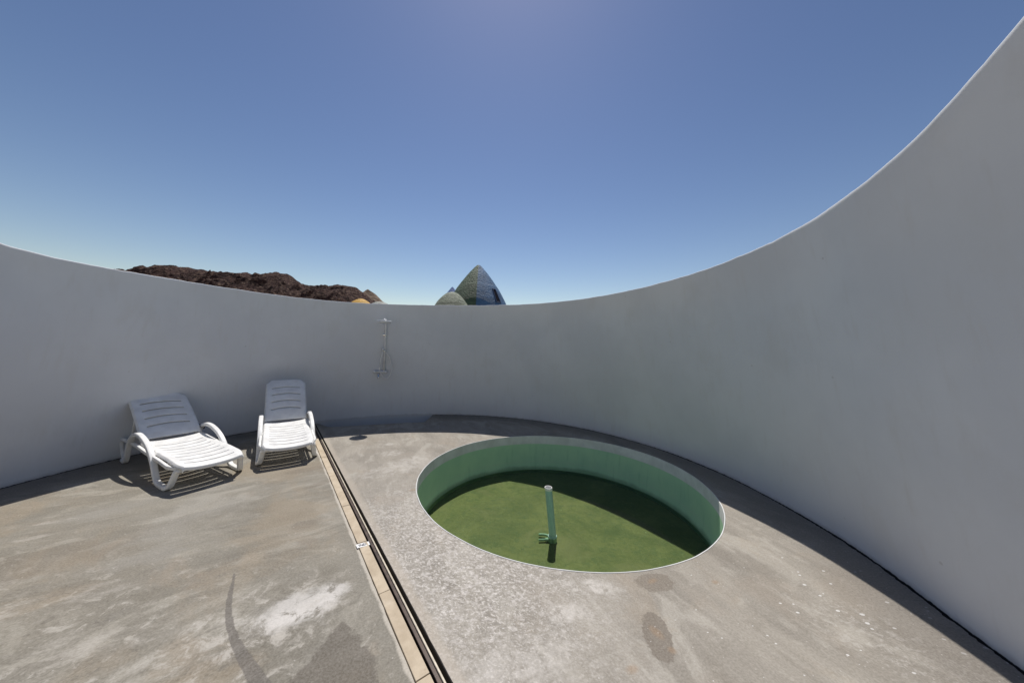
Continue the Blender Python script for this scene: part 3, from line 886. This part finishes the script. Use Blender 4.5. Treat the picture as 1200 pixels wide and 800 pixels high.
def hill(name, Y, prof, mat, y_near, y_far, nx, ny, rough, seed):
    """prof: (x, z) skyline at depth Y"""
    bm = bmesh.new()
    xs0, xs1 = prof[0][0], prof[-1][0]
    rows = []
    for j in range(ny + 1):
        y = y_near + (y_far - y_near) * j / ny
        k = (y - y_near) / (Y - y_near) if y < Y else 1 - (y - Y) / (y_far - Y)
        e = max(0.0, k); e = e ** .62
        line = []
        for i in range(nx + 1):
            x = xs0 + (xs1 - xs0) * i / nx
            h = lerp_table(prof, x) + 1.0
            p = Vector((x * .06, y * .06, seed)); q = Vector((x * .22, y * .22, seed + 5)); q2 = Vector((x * .8, y * .8, seed + 9))
            rid = abs(mn.noise(p)) * -1.0 + .25
            f = rough * (rid * 1.6 + mn.noise(q) * .75 + (abs(mn.noise(q2)) - .25) * .7)
            f *= (1.0 if y < Y else .6)
            amp = min(1, h / 12)
            near = exp(-((y - Y) / 9) ** 2)
            z = -1.0 + h * e + f * amp * (1 - .72 * near)
            line.append(bm.verts.new((x + 1.2 * mn.noise(q) , y + 1.5 * mn.noise(q + Vector((7, 0, 0))), z)))
        rows.append(line)
    for A, B in zip(rows, rows[1:]):
        for i in range(nx): bm.faces.new((A[i], A[i + 1], B[i + 1], B[i]))
    return structure(link_mesh(name, bm, mat))
Y1 = 150.0
sky1 = [(-1.42, .10), (-1.32, .14), (-1.24, .178), (-1.205, .206), (-1.153, .224), (-1.126, .2305), (-1.06, .2295), (-1.02, .2235), (-.957, .217), (-.9, .2155),
        (-.827, .2135), (-.78, .2145), (-.76, .2195), (-.724, .2105), (-.685, .190), (-.655, .1825), (-.63, .187), (-.592, .1815), (-.537, .187), (-.507, .181), (-.482, .167), (-.455, .142), (-.43, .115), (-.40, .07), (-.36, .0)]
hill('hill', Y1, [(a * Y1, 1.75 + b * Y1) for a, b in sky1], M['rock_dark'], 95, 215, 520, 130, 3.4, 1.3)
Y2 = 185.0
sky2 = [(-.60, .05), (-.54, .11), (-.50, .150), (-.481, .167), (-.468, .178), (-.457, .170), (-.447, .163), (-.432, .149), (-.419, .138), (-.40, .128), (-.38, .11), (-.34, .05), (-.3, .0)]
hill('far_hill', Y2, [(a * Y2, 1.75 + b * Y2) for a, b in sky2], M['rock_tan'], 160, 240, 120, 50, 1.2, 7.7)

def dome_mat(name, ca, cb=None, split=None, tile=.5):
    N = NT(name)
    f = N.noise(1.2, 5, .6, N.vmap((1, 1, 3))); g = N.noise(6, 5, .7)
    def vary(c):
        q = N.mix(N.ramp(f, .3, .7), tuple(k * .72 for k in c), tuple(k * 1.18 for k in c))
        return N.mix(N.ramp(g, .55, .75, 0, .4), q, tuple(min(1, k * 1.5 + .03) for k in c))
    c = vary(ca)
    if cb:
        sep = N.n('ShaderNodeSeparateXYZ'); N.l(N.co(), sep.inputs[0])
        # split along a meridian plane
        d = N.math('ADD', N.math('MULTIPLY', sep.outputs[0], split[0]), N.math('MULTIPLY', sep.outputs[1], split[1]))
        d = N.math('ADD', d, N.math('MULTIPLY', N.math('SUBTRACT', g, .5), .12))
        c = N.mix(N.ramp(d, -.04, .04), c, vary(cb))
    N.base(c); N.rough(.62); N.spec(.3)
    N.norm(N.bump(N.math('ADD', N.math('MULTIPLY', f, .6), g), .9, .12))
    return N.m
def dome(label, x, y, prof, mat, group=None):
    """prof: (drop below apex, radius)"""
    apex = prof[0][2] if len(prof[0]) > 2 else 0
    root = thing('dome_building', label, 'domed building', (x, y, -1.0), 0, group)
    return root
def dome_shell(root, apex_z, prof, mat, amp=.02, n=72, rot=0.0):
    bm = bmesh.new()
    P = smooth_path([(r, d, 0) for d, r in prof], 5)
    rings = []
    for p in P:
        r = max(0.0, p.x); z = apex_z + 1.0 - p.y
        if z < 0: z = 0
        rings.append([bm.verts.new(((r + amp * mn.noise(Vector((cos(2 * pi * k / n) * 2, sin(2 * pi * k / n) * 2, z * 1.2)))) * cos(2 * pi * k / n + rot),
                                    (r + amp * mn.noise(Vector((cos(2 * pi * k / n) * 2, sin(2 * pi * k / n) * 2, z * 1.2)))) * sin(2 * pi * k / n + rot), z)) for k in range(n)])
    for A, B in zip(rings, rings[1:]):
        for k in range(n): bm.faces.new((A[k], A[(k + 1) % n], B[(k + 1) % n], B[k]))
    bm.faces.new(rings[0])
    return link_mesh('dome_shell', bm, mat, root, True)

M['dome_big'] = dome_mat('green_and_blue_dome_paint', (.075, .115, .07), (.07, .15, .28), (.997, .07))
M['dome_grey'] = dome_mat('grey_green_dome_paint', (.24, .27, .20))
M['dome_blue'] = dome_mat('blue_dome_paint', (.10, .19, .45))
M['dome_yellow'] = dome_mat('yellow_dome_paint', (.62, .36, .06))
M['dome_pale'] = dome_mat('pale_grey_dome_paint', (.36, .38, .34))
M['void'] = simple('dark_opening', (.008, .010, .018), .9, spec=.1)
M['reveal'] = simple('blue_reveal', (.035, .06, .14), .8)

BX, BY, BZ = -3.42, 30.0, 9.66
big_prof = [(0, .05), (.05, .17), (.33, .46), (1.13, 1.13), (1.94, 1.72), (2.6, 2.16), (3.9, 2.83), (6.0, 3.6), (8.0, 4.05), (10.6, 4.35)]
big = thing('dome_building', 'tall pointed dome painted dark green on one half and blue on the other', 'domed building', (BX, BY, -1.0))
dome_shell(big, BZ, big_prof, M['dome_big'])
# window opening on the blue side: a tall slit let into the curved face
def big_r(d):
    return lerp_table(big_prof, d)
bm = bmesh.new(); bm2 = bmesh.new()
az0 = R(-41)                                     # azimuth of the slit on the dome (0 = +x)
def onb(d, az, o): 
    r = big_r(d) + o
    return Vector((r * cos(az), r * sin(az), BZ + 1.0 - d))
# frame as four bars around the opening, pane behind
d0, d1 = 2.55, 3.80; w0, w1 = .085, .10
for (da, aa, db, ab) in ((d0, -w0, d0, w0), (d0, w0, d1, w1), (d1, w1, d1, -w1), (d1, -w1, d0, -w0)):
    pts = [onb(da + (db - da) * k / 6, az0 + aa + (ab - aa) * k / 6, .02) for k in range(7)]
    add_tube(bm, pts, .055, 8)
fr = link_mesh('window', bm, M['reveal'], big, False)
grid = [[bm2.verts.new(onb(d0 + (d1 - d0) * i / 8, az0 + (-1 + 2 * j / 6) * (w0 + (w1 - w0) * i / 8), .035)) for j in range(7)] for i in range(9)]
for A, B in zip(grid, grid[1:]):
    for j in range(6): bm2.faces.new((A[j], A[j + 1], B[j + 1], B[j]))
pane = link_mesh('opening', bm2, M['void'], fr)

sm = thing('dome_building', 'small rounded grey-green dome in front of the tall two-coloured one', 'domed building', (-4.70, 24.0, -1.0))
dome_shell(sm, 5.95, [(0, .04), (.05, .22), (.15, .45), (.45, .80), (1.0, 1.22), (2.0, 1.7), (3.5, 2.05), (6.95, 2.3)], M['dome_grey'])
bl = thing('dome_building', 'bright blue pointed dome whose tip peeks out behind the small grey-green one', 'domed building', (-7.05, 36.0, -1.0))
dome_shell(bl, 8.62, [(0, .03), (.1, .13), (.9, .75), (1.9, 1.5), (3.5, 2.4), (6, 3.3), (9.6, 3.8)], M['dome_blue'])
ye = thing('dome_building', 'yellow dome just showing over the wall below the dark rocky hill', 'domed building', (-21.9, 45.0, -1.0))
dome_shell(ye, 8.25, [(0, .04), (.06, .3), (.2, .62), (.6, 1.2), (1.5, 1.9), (4, 2.6), (9.4, 3.0)], M['dome_yellow'])
pa = thing('dome_building', 'pale grey dome top barely showing beside the yellow one', 'domed building', (-21.3, 50.0, -1.0))
dome_shell(pa, 8.58, [(0, .04), (.06, .4), (.2, .85), (.5, 1.3), (1.5, 2.0), (4, 2.6), (9.7, 3.0)], M['dome_pale'])

# ------------------------------------------------------------------ light, sky, camera
el = math.atan(1 / sqrt(SUN_S[0] ** 2 + SUN_S[1] ** 2))
sd = bpy.data.lights.new('sun', 'SUN'); sd.energy = 4.2; sd.angle = R(.53); sd.color = (1.0, .955, .89)
so = bpy.data.objects.new('sun', sd); COL.objects.link(so)
so.rotation_euler = Vector((SUN_S[0], SUN_S[1], -1)).to_track_quat('-Z', 'Y').to_euler()
so.location = (0, 20, 40)

w = bpy.data.worlds.new('World'); scene.world = w; w.use_nodes = True
nt = w.node_tree
bg = nt.nodes['Background']
skyn = nt.nodes.new('ShaderNodeTexSky'); skyn.sky_type = 'NISHITA'; skyn.sun_disc = False
skyn.sun_elevation = el; skyn.sun_rotation = atan2(-SUN_S[0], -SUN_S[1])
skyn.altitude = 0; skyn.air_density = 1.2; skyn.dust_density = 0.2; skyn.ozone_density = 3.0
gam = nt.nodes.new('ShaderNodeGamma'); gam.inputs[1].default_value = 1.6         # deep, contrasty desert sky
tint = nt.nodes.new('ShaderNodeMix'); tint.data_type = 'RGBA'; tint.blend_type = 'MULTIPLY'; tint.inputs[0].default_value = 1.0
tint.inputs[7].default_value = (.0500 / .06, .0362 / .06, .0283 / .06, 1)
nt.links.new(skyn.outputs[0], gam.inputs[0]); nt.links.new(gam.outputs[0], tint.inputs[6]); nt.links.new(tint.outputs[2], bg.inputs['Color'])
bg.inputs['Strength'].default_value = .06

cam = bpy.data.cameras.new('camera'); co = bpy.data.objects.new('camera', cam); COL.objects.link(co)
cam.sensor_width = 36; cam.sensor_fit = 'HORIZONTAL'; cam.lens = 367 / 1200 * 36
cam.clip_start = .05; cam.clip_end = 9000
pt, rl = math.atan(8 / 367), R(1.7)
Fw = Vector((0, cos(pt), sin(pt))); Up0 = Vector((0, -sin(pt), cos(pt))); Rt0 = Vector((1, 0, 0))
Rt = Rt0 * cos(rl) + Up0 * sin(rl); Up = Up0 * cos(rl) - Rt0 * sin(rl)
mat = Matrix((Rt, Up, -Fw)).transposed().to_4x4(); mat.translation = Vector((0, 0, 1.75))
co.matrix_world = mat
scene.camera = co

vs = scene.view_settings
vs.view_transform = 'Standard'; vs.look = 'None'; vs.gamma = 1; vs.exposure = 0.0
try: vs.use_curve_mapping = False
except Exception: pass
